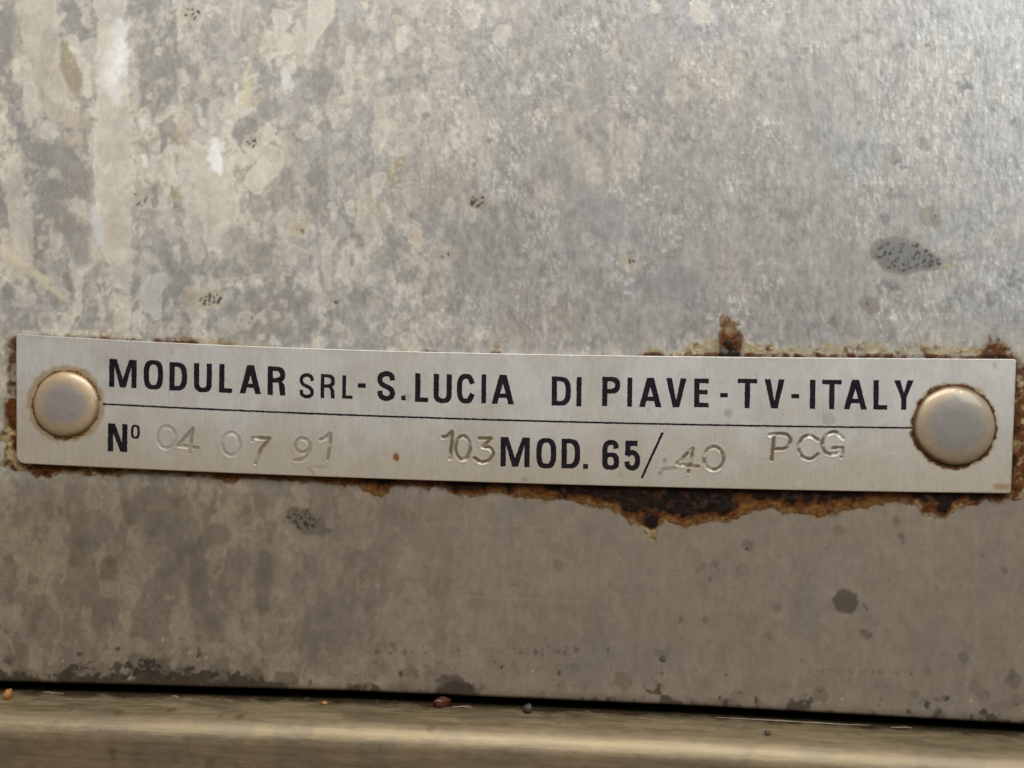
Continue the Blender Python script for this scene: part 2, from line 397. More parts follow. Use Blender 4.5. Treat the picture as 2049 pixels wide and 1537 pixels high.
    worm([(282, 245, 6), (285, 262, 4)], (.72, .71, .68), .85, 2.5, 0, .01)
    worm([(288, 312, 6), (290, 330, 5)], (.75, .75, .75), .9, 2.5, .3, .01)
    for (x0, y0, r) in ((60, 180, 14), (100, 255, 16), (95, 265, 18), (118, 315, 12), (108, 348, 12), (50, 125, 10), (70, 205, 9), (128, 200, 9)): worm([(x0, y0, r), (x0 + 8, y0 + 12, r * .6)], (.56, .545, .50), .6, 4, .2, .01)
    worm([(485, 202, 8), (494, 178, 8), (492, 150, 4), (500, 126, 4)], (.58, .53, .36), .65, 4, 0, .01)
    worm([(0, 500, 5), (30, 520, 7), (90, 570, 9), (130, 600, 5)], (.60, .54, .40), .7, 5, 0, .01)
    worm([(570, 150, 12), (572, 172, 9)], (.60, .61, .62), .7, 4)
    worm([(395, 212, 5), (408, 248, 6)], (.60, .59, .60), .7, 4)
    # dark etched places
    gk = (.25, .245, .237)
    for pts, a in (([(60, 300, 22), (130, 320, 30), (165, 370, 26), (90, 385, 24)], .7), ([(110, 420, 22), (150, 470, 26), (165, 520, 20)], .65), ([(330, 515, 20), (360, 560, 24), (345, 590, 16)], .5),
                   ([(630, 120, 16), (650, 160, 26), (640, 200, 18)], .5), ([(345, 120, 8), (350, 170, 10), (325, 205, 20)], .6), ([(10, 30, 20), (5, 110, 22)], .55), ([(470, 480, 30), (520, 520, 30), (440, 540, 24)], .5),
                   ([(700, 60, 22), (760, 90, 22), (740, 150, 14)], .35), ([(760, 180, 22), (850, 160, 18)], .4), ([(760, 430, 16), (800, 500, 18), (740, 540, 16)], .35), ([(260, 25, 12), (300, 15, 16)], .5)):
        worm(pts, gk, a, 9, .12)
    # bluish bare metal patches right of the middle
    for pts, a in (([(1110, 310, 22), (1140, 380, 26), (1220, 420, 26), (1210, 470, 20)], .6), ([(1180, 120, 30), (1230, 160, 26), (1170, 200, 20)], .5), ([(1280, 60, 24), (1310, 120, 30), (1300, 200, 26)], .45), ([(1330, 560, 40), (1420, 600, 30)], .4)):
        worm(pts, (.32, .325, .335), a, 12)
    for pts, a in (([(940, 210, 16), (950, 290, 18), (975, 330, 10)], .5), ([(880, 100, 10), (905, 115, 14)], .55), ([(1230, 260, 16), (1270, 300, 22), (1240, 330, 20)], .4), ([(1250, 500, 14), (1255, 525, 20)], .45), ([(1180, 480, 14)], .4)):
        worm(pts, (.50, .46, .40), a, 4, .15)
    # mustard flecks
    for x0, y0, rx in ((352, 276, 9), (350, 388, 12), (800, 330, 9), (785, 352, 8), (795, 368, 7), (756, 415, 7), (508, 205, 8)):
        worm([(x0, y0, rx), (x0 + 7, y0 - 6, rx * .6)], (.36, .30, .14), .55, 5, 0, .012, 1.4)
    for x0, y0 in ((805, 326), (790, 345), (800, 372), (752, 420)): worm([(x0, y0, 2.5)], (.66, .62, .50), .6, 2.5)
    # oval stains holding black dots
    for k, (x0, y0, rx, ry, n, c) in enumerate(((411, 600, 40, 20, 26, (.42, .37, .30)), (384, 26, 26, 22, 8, (.42, .39, .33)), (280, 397, 20, 22, 7, (.42, .39, .34)), (504, 284, 18, 18, 6, (.44, .39, .33)), (596, 457, 17, 15, 3, (.46, .40, .29)),
                                              (955, 403, 24, 18, 13, (.35, .30, .26)), (885, 510, 28, 16, 3, (.40, .36, .31)), (1260, 522, 14, 16, 3, (.42, .38, .30)), (672, 604, 10, 8, 4, (.34, .31, .28)), (492, 640, 18, 16, 4, (.46, .43, .38)))):
        worm([(x0 - rx + ry * .9, y0, ry * .9), (x0 + max(rx - ry, 0), y0, ry)], c, .75, 3, .15)
        off = .3 if k == 0 else 0
        specks(x0 + off * rx, y0, rx * (.7 if k == 0 else .8), ry * .75, n, 1.1, 2.6, seed=k + 3)
    # the seed-shaped mark on the right
    worm([(1764, 502, 24), (1790, 510, 38), (1820, 514, 35), (1854, 522, 22), (1882, 529, 11), (1905, 531, 5)], (.265, .24, .205), .95, 2.5, 0, 0, .35)
    worm([(1766, 503, 19), (1792, 510, 33), (1820, 514, 30), (1852, 522, 17), (1876, 527, 8)], (.205, .20, .195), .9, 5, 0, 0, .35)
    worm([(1888, 530, 7), (1902, 533, 5)], (.40, .37, .28), .8, 2.5)
    specks(1810, 512, 70, 36, 64, 1.0, 2.7, (.035, .034, .036), 77)
    specks(1865, 526, 22, 10, 10, 1.5, 3, (.035, .034, .036), 78)
    # round tan drops, right
    for x0, y0, r, c, a in ((1862, 434, 22, (.30, .265, .22), .85), (1849, 292, 14, (.30, .275, .24), .75), (1791, 316, 13, (.31, .28, .245), .7), (1738, 608, 18, (.27, .245, .22), .8), (1720, 290, 8, (.28, .245, .24), .6),
                            (1717, 246, 6, (.25, .23, .21), .7), (1770, 435, 10, (.21, .21, .215), .7), (1668, 645, 9, (.23, .205, .205), .75), (1577, 655, 6, (.24, .22, .22), .6), (1985, 610, 7, (.23, .21, .21), .7), (1890, 615, 12, (.30, .28, .26), .5),
                            (1606, 103, 7, (.26, .24, .21), .7), (1808, 90, 7, (.22, .20, .2), .7), (1691, 80, 6, (.26, .24, .23), .7), (1708, 78, 8, (.29, .26, .23), .6), (1680, 1062, 12, (.20, .175, .145), .85),
                            (1691, 1203, 25, (.135, .122, .10), .9), (1371, 1173, 14, (.40, .36, .29), .7), (1444, 1215, 18, (.36, .33, .27), .5), (1118, 1131, 11, (.17, .16, .145), .75), (1248, 1363, 19, (.17, .15, .13), .7), (1644, 1387, 14, (.20, .165, .105), .75),
                            (815, 1028, 14, (.27, .235, .165), .65), (1496, 1090, 12, (.15, .15, .13), .85), (1432, 1128, 7, (.16, .155, .14), .7), (1486, 1138, 12, (.20, .19, .17), .6), (1414, 1240, 7, (.14, .13, .12), .8), (1537, 1270, 8, (.20, .165, .145), .7), (1555, 1212, 9, (.19, .165, .145), .6),
                            (1926, 1318, 11, (.15, .148, .14), .85), (1950, 1372, 13, (.19, .16, .14), .7), (1830, 1390, 9, (.17, .165, .155), .7), (1855, 1340, 6, (.19, .165, .15), .7), (2027, 1360, 16, (.14, .136, .13), .85), (2034, 1400, 12, (.15, .14, .13), .7), (2010, 1140, 7, (.18, .165, .155), .8), (1960, 1110, 6, (.2, .18, .16), .7)):
        worm([(x0 - r * .12, y0 - r * .1, r * .9), (x0 + r * .1, y0 + r * .08, r * .95)], c, a * (.62 if y0 > 1000 and r < 20 else 1), 3.2, .08, 0, .9, ringc=(.2, .18, .15))
    worm([(1668, 640, 8), (1675, 660, 4), (1680, 668, 2)], (.23, .205, .205), .7, 2.5)
    worm([(1725, 1208, 3), (1734, 1218, 3)], (.15, .14, .12), .8, 2)
    specks(1862, 434, 14, 6, 3, 1, 1.8, seed=12); specks(1738, 606, 6, 6, 2, 1.2, 2, seed=14); specks(1495, 1100, 5, 4, 2, 2, 3.2, (.12, .045, .02), 15)
    for (x0, y0, rx, n) in ((1929, 172, 22, 22), (1778, 576, 26, 24), (1790, 385, 24, 8), (2030, 560, 22, 8), (1420, 1140, 26, 12), (1800, 330, 14, 5)):
        specks(x0, y0, rx, rx * .7, n, 2, 5, (.19, .185, .19), int(x0), .5)
    # grey cluster under the plate, left of the middle
    worm([(590, 1030, 18), (615, 1042, 26), (645, 1062, 12), (662, 1060, 4)], (.16, .152, .135), .75, 4, 0, 0, .8)
    specks(610, 1040, 38, 24, 30, 1.2, 3, (.05, .045, .04), 41)
    worm([(625, 1022, 4), (634, 1034, 4)], (.42, .38, .30), .7, 3)
    # lower-left tall dark runs and pale rings
    for pts, c, a in (([(440, 1068, 22), (412, 1075, 16), (392, 1110, 18), (400, 1150, 18), (410, 1200, 14)], (.17, .168, .16), .55), ([(530, 1112, 16), (528, 1150, 20), (524, 1212, 16)], (.165, .163, .155), .6), ([(220, 1130, 16), (216, 1150, 14)], (.15, .146, .13), .6),
                      ([(160, 1080, 12), (150, 1120, 14)], (.17, .168, .155), .5), ([(250, 1010, 10), (262, 1040, 12)], (.16, .158, .15), .5), ([(420, 1240, 16), (430, 1270, 20)], (.18, .172, .165), .5), ([(85, 1195, 10), (65, 1260, 10)], (.18, .172, .155), .45)):
        worm(pts, c, a, 6, .05)
    for pts in ([(262, 1105, 10), (285, 1125, 8), (292, 1150, 6)], [(248, 1165, 5), (255, 1200, 6), (265, 1220, 5)], [(60, 1110, 16), (75, 1140, 10)], [(150, 1150, 12)], [(300, 1015, 5), (330, 1010, 6), (345, 1025, 6)], [(270, 1060, 12), (285, 1075, 10)], [(160, 1250, 8), (175, 1240, 6)], [(436, 1290, 4), (438, 1310, 5)], [(190, 1288, 10), (210, 1286, 6)]):
        worm(pts, (.40, .375, .33), .5, 5, .1)
    # grime beads along the lower edge
    for x0, y0, rx, a in ((14, 1325, 15, .8), (60, 1342, 16, .6), (100, 1338, 18, .6), (200, 1345, 24, .75), (150, 1350, 26, .5), (245, 1340, 14, .5), (285, 1335, 26, .85), (320, 1335, 18, .85), (265, 1316, 8, .8), (345, 1350, 20, .8), (400, 1357, 12, .8), (450, 1357, 22, .85), (500, 1352, 20, .85), (440, 1330, 14, .5), (572, 1358, 22, .9), (615, 1336, 8, .5),
                           (895, 1375, 22, .9), (930, 1368, 18, .95), (926, 1358, 7, .9), (950, 1376, 14, .8), (755, 1340, 20, .4), (820, 1345, 16, .5), (860, 1345, 12, .4), (1085, 1382, 8, .7), (1150, 1338, 10, .6), (1160, 1375, 10, .5), (1330, 1302, 14, .6), (1470, 1400, 20, .55), (1575, 1378, 10, .5), (1520, 1408, 10, .6), (1965, 1384, 12, .6), (2005, 1410, 18, .5)):
        c = (.055, .05, .045) if a > .7 else (.11, .104, .09)
        worm([(x0 - rx * .4, y0 + 2, rx * .75), (x0 + rx * .3, y0, rx * .8)], c, a * .6, 6, 0, .01, 2.2)
    specks(285, 1335, 42, 22, 30, 2, 5, (.04, .037, .034), 61, .8); specks(1100, 1300, 90, 14, 16, 1.5, 4, (.15, .145, .135), 62, .6); specks(1700, 1345, 120, 6, 16, 1.5, 3, (.19, .17, .15), 63, .5)
    specks(800, 1300, 90, 16, 12, 2, 4, (.15, .145, .135), 64, .6); specks(280, 1352, 260, 9, 60, 2, 5, (.05, .046, .04), 65, .7)
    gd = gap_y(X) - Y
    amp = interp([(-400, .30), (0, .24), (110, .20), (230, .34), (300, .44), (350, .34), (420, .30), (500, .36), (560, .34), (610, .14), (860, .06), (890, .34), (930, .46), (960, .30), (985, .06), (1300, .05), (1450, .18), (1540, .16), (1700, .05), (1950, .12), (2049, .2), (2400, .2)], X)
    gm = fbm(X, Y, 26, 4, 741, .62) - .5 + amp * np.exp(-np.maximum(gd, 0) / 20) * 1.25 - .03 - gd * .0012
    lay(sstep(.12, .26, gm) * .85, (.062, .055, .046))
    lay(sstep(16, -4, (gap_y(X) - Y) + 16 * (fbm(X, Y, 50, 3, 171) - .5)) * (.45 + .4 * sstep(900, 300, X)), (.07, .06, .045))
    for x0, y0 in ((325, 1281), (125, 1323), (380, 1307), (412, 1316), (1066, 1343), (1685, 1397), (1943, 1403), (100, 1328)):
        worm([(x0, y0, 3.0)], (.72, .68, .58), .9, 2, 0, .02, .3)
    # thin scratches
    for (xa, ya, xb, yb, a) in ((500, 440, 690, 545, .5), (690, 545, 780, 600, .4), (560, 480, 600, 498, .4), (930, 1193, 1180, 1204, .5), (1100, 1175, 1270, 1194, .35), (860, 1048, 1130, 1052, .35), (1560, 230, 1590, 300, .45), (1410, 20, 1440, 110, .4), (1500, 90, 1505, 130, .4), (1710, 250, 1760, 290, .35), (1715, 345, 1745, 385, .35), (300, 370, 420, 392, .3),
                               (0, 1290, 320, 1300, -.3), (250, 1220, 420, 1222, -.3), (1640, 1340, 1880, 1344, -.3), (1620, 1110, 1900, 1148, .25), (1050, 1340, 1350, 1250, .12), (1420, 1215, 1720, 1250, .3), (1420, 470, 1560, 415, -.3), (1500, 155, 1590, 160, -.25)):
        worm([(xa, ya, .7), ((xa + xb) / 2, (ya + yb) / 2 + 2, 1.0), (xb, yb, .6)], (.58, .55, .49) if a > 0 else (.13, .12, .11), abs(a), 1.6, warp=.15)
    for k in range(130):      # loose fine scuffs
        x = rng.uniform(-40, 2090); y = rng.uniform(-40, 1350)
        an = rng.normal() * .12 + (1.45 if (y < 650 and x > 1000) else .05); L = rng.uniform(10, 60)
        worm([(x, y, .5), (x + L * math.cos(an), y + L * math.sin(an), .5)], (.55, .53, .49), rng.uniform(.1, .35), 1.5, warp=.1)
    C *= 1 - falloff_low[..., None] * np.array([.40, .485, .57])
    mot = (fbm(X, Y, 11, 3, 751, .6) - .5) * .22 + (fbm(WX, WY * .8, 34, 3, 755, .6) - .5) * .28
    C *= 1 + (mot * (.35 + .65 * left) * (1 - .35 * low))[..., None]
    sharp = np.abs(fbm(WX, WY * .7, 60, 3, 761, .5) - .5)                     # thin pale drying lines
    C = C + (np.array((.62, .58, .50)) - C) * (sstep(.012, .003, sharp) * (.03 + .20 * left) * (1 - .8 * low))[..., None]
    film, thick, yel = rust(X, Y)
    nn = fbm(X, Y, 14, 3, 181)
    K = rust_colour(thick * .8, yel, nn)
    C = C + (K - C) * (np.minimum(film * 1.1, 1) * (.45 + .4 * nn))[..., None]
    halo = np.exp(-np.minimum(np.abs(Y - top_y(X)), 400) / 26) * sstep(1330, 1500, X) * (Y < top_y(X)) * .35 * sstep(2090, 2040, X) + np.exp(-np.abs(X - 20) / 20) * (X < 60) * sstep(640, 700, Y) * sstep(960, 900, Y) * .5
    C = C + (np.array((.40, .34, .22)) - C) * np.clip(halo * (.5 + nn), 0, 1)[..., None]
    C = np.clip(C, .01, .85)
    lum = C.mean(-1)
    sheen = np.clip(.25 + .22 * low + .75 * (1 - left) * sstep(1000, 600, Y) - 2.2 * np.abs(lum - .31) - film, 0, 1)
    hgt += (ns - .5) * .010 * (.4 + left) + (nm - .5) * .012 * left
    hgt += sstep(.55, .75, vnoise(X / 5, Y / 9, 191)) * .008 * (1 - left) * (1 - low)
    Xw, Zw = P(X, Y)
    Yw = -hgt * MM
    # the sheet's lower edge turns back over a 0.6 mm radius
    n, m = X.shape
    rows = [np.stack([Xw, Yw, Zw], -1)]; cc = [C]; sh = [sheen]
    for a in (18, 36, 54, 72, 90):
        r = .35 * MM; q = math.radians(a)
        rows.append(np.stack([Xw[-1], Yw[-1] + r * (1 - math.cos(q)), Zw[-1] - r * math.sin(q)], -1)[None]); cc.append(C[-1:] * .75); sh.append(sheen[-1:])
    rows.append(rows[-1] + np.array([0, 9 * MM, 0])); cc.append(C[-1:] * .4); sh.append(sheen[-1:] * 0)
    V = np.concatenate(rows, 0); CC = np.concatenate(cc, 0); SS = np.concatenate(sh, 0)
    n = V.shape[0]
    root = empty('metal_panel', 'water-stained bare sheet metal panel behind the riveted nameplate', 'metal panel', (0, 0, 0))
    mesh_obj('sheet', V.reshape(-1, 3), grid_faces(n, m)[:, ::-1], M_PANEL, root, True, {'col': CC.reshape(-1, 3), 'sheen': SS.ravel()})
    return root
panel = build_panel()

# ------------------------------------------------------------------ raised rust and burnt grease round the plate
def build_crust(name, x0, x1, y0, y1, label):
    S = 1.8
    X, Y = np.meshgrid(np.arange(x0, x1, S), np.arange(y0, y1, S))
    film, thick, yel = rust(X, Y)
    n1 = fbm(X, Y, 9, 3, 201); n2 = fbm(X, Y, 30, 3, 211)
    body = film * sstep(.12, .5, film * .5 + thick * .8 + (n1 - .5) * .5)
    h = body * (.03 + .16 * thick * (n2 + .2) + .10 * (n1 - .3) + .05 * np.clip(yel - .4, 0, 1) * n1)
    h = np.where(body > .02, h, -.01)
    alpha = sstep(.08, .98, film * (.60 + .8 * n1)) * np.where(Y < 800, .42 + .55 * sstep(.40, .62, n1) + .8 * thick, 1)
    alpha = np.clip(alpha, 0, 1)
    inside = (X > 40) & (X < 2016) & (Y > top_y(X) + 8) & (Y < bot_y(X) - 8)
    k = body > .03
    keep = (k[:-1, :-1] | k[1:, :-1] | k[1:, 1:] | k[:-1, 1:]) & ~inside[:-1, :-1]
    Xw, Zw = P(X, Y)
    C = rust_colour(thick, yel, fbm(X, Y, 16, 3, 221))
    V = np.stack([Xw, -h * MM, Zw], -1).reshape(-1, 3); F = grid_faces(*X.shape, keep)[:, ::-1]
    u, inv = np.unique(F, return_inverse=True)
    o = mesh_obj(name, V[u], inv.reshape(F.shape), M_CRUST, panel, True, {'col': C.reshape(-1, 3)[u], 'alpha': alpha.ravel()[u]})
    o['label'] = label
build_crust('rust_crust', 36, 2030, 915, 1100, 'dark brown rust and burnt grease hanging below the nameplate')
build_crust('rust_crust', 34, 1040, 640, 720, 'thin amber rust flecks along the upper left edge of the nameplate')
build_crust('rust_crust', 1240, 2028, 610, 735, 'yellow and brown crust along the upper right edge of the nameplate')
build_crust('rust_crust', -6, 36, 655, 985, 'amber rust beside the left end of the nameplate')
build_crust('rust_crust', 2024, 2070, 690, 1010, 'yellow rust beside the right end of the nameplate')

# ------------------------------------------------------------------ nameplate
FRONT = -0.62 * MM
LIFT = -0.10 * MM
def stroke_dist(x, y, pts):
    d = np.full(x.shape, 1e9)
    for (xa, ya), (xb, yb) in zip(pts[:-1], pts[1:]):
        vx, vy = xb - xa, yb - ya; L = vx * vx + vy * vy + 1e-9
        t = np.clip(((x - xa) * vx + (y - ya) * vy) / L, 0, 1)
        d = np.minimum(d, np.hypot(x - xa - t * vx, y - ya - t * vy))
    return d
def ell(cx, cy, rx, ry, a0=0, a1=360, n=28):
    return [(cx + rx * math.cos(math.radians(a)), cy + ry * math.sin(math.radians(a))) for a in np.linspace(a0, a1, n)]
def catmull(pts, n=8):
    p = [np.array(q, float) for q in pts]; p = [2 * p[0] - p[1]] + p + [2 * p[-1] - p[-2]]
    out = []
    for i in range(1, len(p) - 2):
        for t in np.linspace(0, 1, n, endpoint=False):
            out.append(tuple(.5 * (2 * p[i] + (p[i + 1] - p[i - 1]) * t + (2 * p[i - 1] - 5 * p[i] + 4 * p[i + 1] - p[i + 2]) * t * t + (3 * p[i] - p[i - 1] - 3 * p[i + 1] + p[i + 2]) * t ** 3)))
    return out + [tuple(p[-2])]
# punched characters: (polylines, depth mm, dirt)
STAMPS = [
    ([ell(333, 875.5, 18, 22)], .085, .15),                                                   # 0
    ([[(386, 858), (356, 892), (396, 897)], [(385, 859), (382, 885), (379, 906)]], .10, .35),  # 4
    ([ell(462, 889, 17.5, 22.5)], .085, .15),                                                 # 0
    ([[(505, 882), (506, 876.5), (539, 878), (521, 901), (511, 927)]], .12, .45),             # 7
    ([ell(605, 892, 15, 14), catmull([(619.5, 895), (617, 909), (605, 920), (590, 921)])], .10, .25),  # 9
    ([[(641, 880), (650, 877), (659, 868)], [(661, 869), (659, 895), (655, 919)]], .11, .35),  # 1
    ([[(886, 875), (895, 873), (904, 864)], [(905, 866), (903, 892), (900, 918)]], .13, .6),   # 1
    ([ell(926, 896.5, 14.5, 23.5)], .11, .5),                                                 # 0
    ([[(959, 878), (983, 878), (966, 894)], catmull([(966, 894), (980, 897), (986, 909), (977, 922), (962, 925), (949, 917)])], .12, .55),  # 3
    ([[(1386, 898), (1354, 929), (1397, 934)], [(1385, 899), (1384, 916), (1381, 932)], [(1378, 942), (1377, 945)]], .10, .55),  # 4
    ([ell(1428, 917.5, 19.5, 23)], .10, .5),                                                  # 0
    ([[(1549, 870), (1547, 895), (1544, 920)], catmull([(1540, 871), (1560, 868.5), (1576, 872), (1581, 883), (1572, 897), (1548, 900)])], .12, .7),  # P
    ([catmull([(1637, 881), (1620, 872), (1604, 879), (1598, 897), (1606, 914), (1622, 919), (1637, 909)])], .11, .55),  # C
    ([catmull([(1687, 877), (1670, 865), (1652, 873), (1645, 891), (1654, 907), (1672, 908), (1685, 900)]), [(1666, 897), (1686, 897), (1684, 914)]], .11, .6),  # G
    ([[(1320, 948), (1323, 940), (1352, 936)]], .03, .3),
    ([[(618, 938), (625, 948)], [(630, 936), (650, 935)]], .03, .15),
    ([[(1238, 938), (1242, 955)]], .025, .1),
]
def build_plate():
    S = 1.35
    nx, ny = int(2000 / S), int(264 / S)
    U, Vv = np.meshgrid(np.linspace(0, 1, nx), np.linspace(0, 1, ny))
    XL = 33 + (Vv * 0.5); XR = 2033 - 10.5 * Vv
    X = XL + (XR - XL) * U
    T, B = top_y(X), bot_y(X)
    Y = T + (B - T) * Vv
    # rounded corners: squeeze the grid corner onto an arc
    for (cx, cy, r, sx, sy) in ((33.5, bot_y(33.5), 16, -1, 1), (2022.5, bot_y(2022.5), 5, 1, 1), (33, top_y(33), 3, -1, -1), (2033, top_y(2033), 4, 1, -1)):
        ox, oy = cx - sx * r, cy - sy * r
        dx, dy = (X - ox) * sx, (Y - oy) * sy
        msk = (dx > 0) & (dy > 0)
        mx = np.maximum(dx, dy); ln = np.hypot(dx, dy) + 1e-9; f = np.where(msk, mx / ln, 1)
        X = np.where(msk, ox + sx * dx * f, X); Y = np.where(msk, oy + sy * dy * f, Y)
    dep = np.zeros(X.shape); dirt = np.zeros(X.shape)
    jx = X + 1.6 * (fbm(X, Y, 9, 2, 301) - .5); jy = Y + 1.6 * (fbm(X, Y, 9, 2, 305) - .5)
    for lines, dp, dr in STAMPS:
        pts = [p for l in lines for p in l]
        x0, x1 = min(p[0] for p in pts) - 14, max(p[0] for p in pts) + 14
        y0, y1 = min(p[1] for p in pts) - 14, max(p[1] for p in pts) + 14
        jj = np.where(((X > x0) & (X < x1)).any(0))[0]; ii = np.where(((Y > y0) & (Y < y1)).any(1))[0]
        s = (slice(ii[0], ii[-1] + 1), slice(jj[0], jj[-1] + 1))
        d = np.minimum.reduce([stroke_dist(jx[s], jy[s], l) for l in lines])
        pr = .55 + .75 * fbm(X[s], Y[s], 22, 2, 311)
        dep[s] += dp * pr * (.55 * np.exp(-(d / 3.5) ** 4) - .13 * np.exp(-((d - 5.6) / 1.9) ** 2))
        dirt[s] = np.maximum(dirt[s], dr * np.exp(-(d / 4.0) ** 4) * sstep(.15, .55, fbm(X[s], Y[s], 10, 2, 321)) )
    dep += .006 * (fbm(X, Y, 60, 3, 331) - .5)
    C = np.ones(X.shape + (3,)) * np.array([.60, .592, .575])
    def lay(m, c):
        nonlocal C
        C = C + (np.array(c) - C) * np.clip(m, 0, 1)[..., None]
    lay(sstep(.42, .66, fbm(X, Y, 120, 4, 341)) * .5, (.49, .46, .42))
    lay(sstep(.50, .62, fbm(X, Y, 55, 4, 343)) * .22, (.42, .40, .38))
    lay(sstep(.52, .7, fbm(X, Y, 30, 4, 345)) * .18, (.52, .51, .49))
    lay(sstep(.30, 1.0, Vv + (fbm(X, Y, 80, 3, 349) - .5) * .5) * .75, (.475, .415, .33))      # warmer, dimmer light of the lower half, painted into the colour
    lay(np.clip(.12 * (dirt > .02) * dirt + dirt * 1.6, 0, .94), (.155, .112, .058))
    # stain halo round the two rivets
    for rx_, ry_, R, am in ((132, 808.5, 74, .8), (1909, 852.5, 84, 1.0)):
        q = np.hypot(X - rx_, Y - ry_); a = np.arctan2(Y - ry_, X - rx_)
        rr = R + 5 * (fbm(X, Y, 14, 3, 351) - .5) * 2
        lay(sstep(6, 0, q - rr) * am * .8, (.32, .19, .07))
        lay(sstep(14, 0, q - rr) * .22, (.46, .40, .28))
    # rust creeping on at the edges
    e = np.minimum(np.minimum(Y - T, B - Y), np.minimum(X - XL, XR - X))
    lay(sstep(7, 0, e + 8 * (fbm(X, Y, 26, 3, 361) - .3)) * (.25 + .4 * (X > 1900) * (Vv > .5)), (.34, .24, .11))
    lay(sstep(8, 0, np.hypot((X - 2006) / 2.6, (Y - 974)) - 3 + 6 * (fbm(X, Y, 12, 2, 371) - .5)) * .75, (.34, .205, .075))
    lay(sstep(3, -2, np.hypot(X - 793, (Y - 915) * .8) - 5.5 + 4 * (fbm(X, Y, 5, 2, 375) - .5)), (.25, .095, .03))
    for x0, y0, r, c, a in ((1457, 827, 9, (.36, .355, .345), .7), (1658, 838, 12, (.38, .375, .36), .65), (990, 820, 16, (.55, .52, .46), .5), (388, 826, 12, (.56, .54, .49), .55), (815, 794, 9, (.36, .34, .34), .5), (780, 935, 14, (.54, .51, .42), .5), (1600, 965, 8, (.58, .55, .46), .6), (1050, 960, 5, (.3, .27, .23), .6), (1840, 950, 10, (.4, .34, .25), .3), (1330, 921, 3, (.2, .17, .13), .7), (1990, 730, 5, (.3, .25, .18), .4)):
        lay(sstep(3, -3, np.hypot(X - x0, Y - y0) - r + 5 * (fbm(X, Y, 11, 2, 381) - .5)) * a, c)
    q = np.random.RandomState(9)
    for _ in range(170):
        x0, y0, r = q.uniform(60, 2000), q.uniform(690, 970), q.choice([1.2, 1.8, 2.6])
        j0, j1 = int((x0 - 45) / 2000 * nx), int((x0 - 21) / 2000 * nx); j0 = max(j0, 0)
        m = np.zeros(X.shape); m[:, j0:j1] = sstep(1.5, -1.5, np.hypot(X[:, j0:j1] - x0, Y[:, j0:j1] - y0) - r); lay(m * q.uniform(.2, .5), (.62, .60, .56) if q.rand() < .5 else (.30, .26, .21))
    for _ in range(46):
        x0, y0 = q.uniform(80, 1980), q.uniform(700, 970); an = q.normal() * .5 + (1.4 if q.rand() < .5 else 0); L = q.uniform(8, 55)
        x1, y1 = x0 + L * math.cos(an), y0 + L * math.sin(an)
        j0, j1 = max(0, int((min(x0, x1) - 45) / 2000 * nx)), int((max(x0, x1) - 21) / 2000 * nx)
        d = stroke_dist(X[:, j0:j1], Y[:, j0:j1], [(x0, y0), (x1, y1)]); m = np.zeros(X.shape); m[:, j0:j1] = np.exp(-(d / 1.0) ** 2)
        dep += m * .004; lay(m * q.uniform(.15, .45), (.70, .68, .63) if q.rand() < .6 else (.33, .29, .24))
    Xw, Zw = P(X, Y, FRONT)
    Yw = FRONT + dep * MM
    # padded borders: a small bevel, then the thickness
    def pad(Xa, Za, Ya, out, back):
        Xp = np.pad(Xa, 1, 'edge'); Zp = np.pad(Za, 1, 'edge'); Yp = np.pad(Ya, 1, 'edge')
        o = out * MM
        Xp[:, 0] -= o; Xp[:, -1] += o; Zp[0] += o; Zp[-1] -= o
        for s in ((0, slice(None)), (-1, slice(None)), (slice(None), 0), (slice(None), -1)): Yp[s] = back
        return Xp, Zp, Yp
    Xw, Zw, Yw = pad(Xw, Zw, Yw, .035, FRONT + .04 * MM)
    Xw, Zw, Yw = pad(Xw, Zw, Yw, .004, LIFT)
    C = np.pad(C, ((2, 2), (2, 2), (0, 0)), 'edge')
    c0 = P(1033, 830, 0)
    root = empty('nameplate', 'brushed aluminium nameplate with black printed and stamped lettering riveted to the stained panel', 'nameplate', (0, 0, 0))
    mesh_obj('plate', np.stack([Xw, Yw, Zw], -1).reshape(-1, 3), grid_faces(*Xw.shape)[:, ::-1], M_PLATE, root, True, {'col': C.reshape(-1, 3)})
    return root
plate = build_plate()

# ------------------------------------------------------------------ printed characters
def superell(w, h, ins_x=0, ins_y=0, n=2.9, k=40):
    out = []
    for t in np.linspace(0, 2 * math.pi, k, endpoint=False):
        c, s = math.cos(t), math.sin(t)
        out.append((w / 2 + (w / 2 - ins_x) * math.copysign(abs(c) ** (2 / n), c), h / 2 + (h / 2 - ins_y) * math.copysign(abs(s) ** (2 / n), s)))
    return out
def dshape(x0, x1, y0, y1, r, n=2.6):
    """left side straight, right side rounded"""
    out = [(x0, y1), (x0, y0)]
    rx = min(r, x1 - x0); ry = (y1 - y0) / 2
    for t in np.linspace(-math.pi / 2, math.pi / 2, 17):
        c, s = math.cos(t), math.sin(t)
        out.append((x1 - rx + rx * abs(c) ** (2 / n), y0 + ry + ry * math.copysign(abs(s) ** (2 / n), s)))
    return out
def ribbon(pts, sw):
    p = np.array(pts, float); d = np.gradient(p, axis=0)
    seg = np.diff(p, axis=0); seg /= np.linalg.norm(seg, axis=1)[:, None]
    L, R = [], []
    for i in range(len(p)):
        a = seg[max(i - 1, 0)]; b = seg[min(i, len(seg) - 1)]
        na = np.array([-a[1], a[0]]); nb = np.array([-b[1], b[0]]); m = na + nb; m /= np.linalg.norm(m) + 1e-9
        s = sw / 2 / max(.5, float(m @ na))
        L.append(tuple(p[i] + m * s)); R.append(tuple(p[i] - m * s))
    return L + R[::-1]
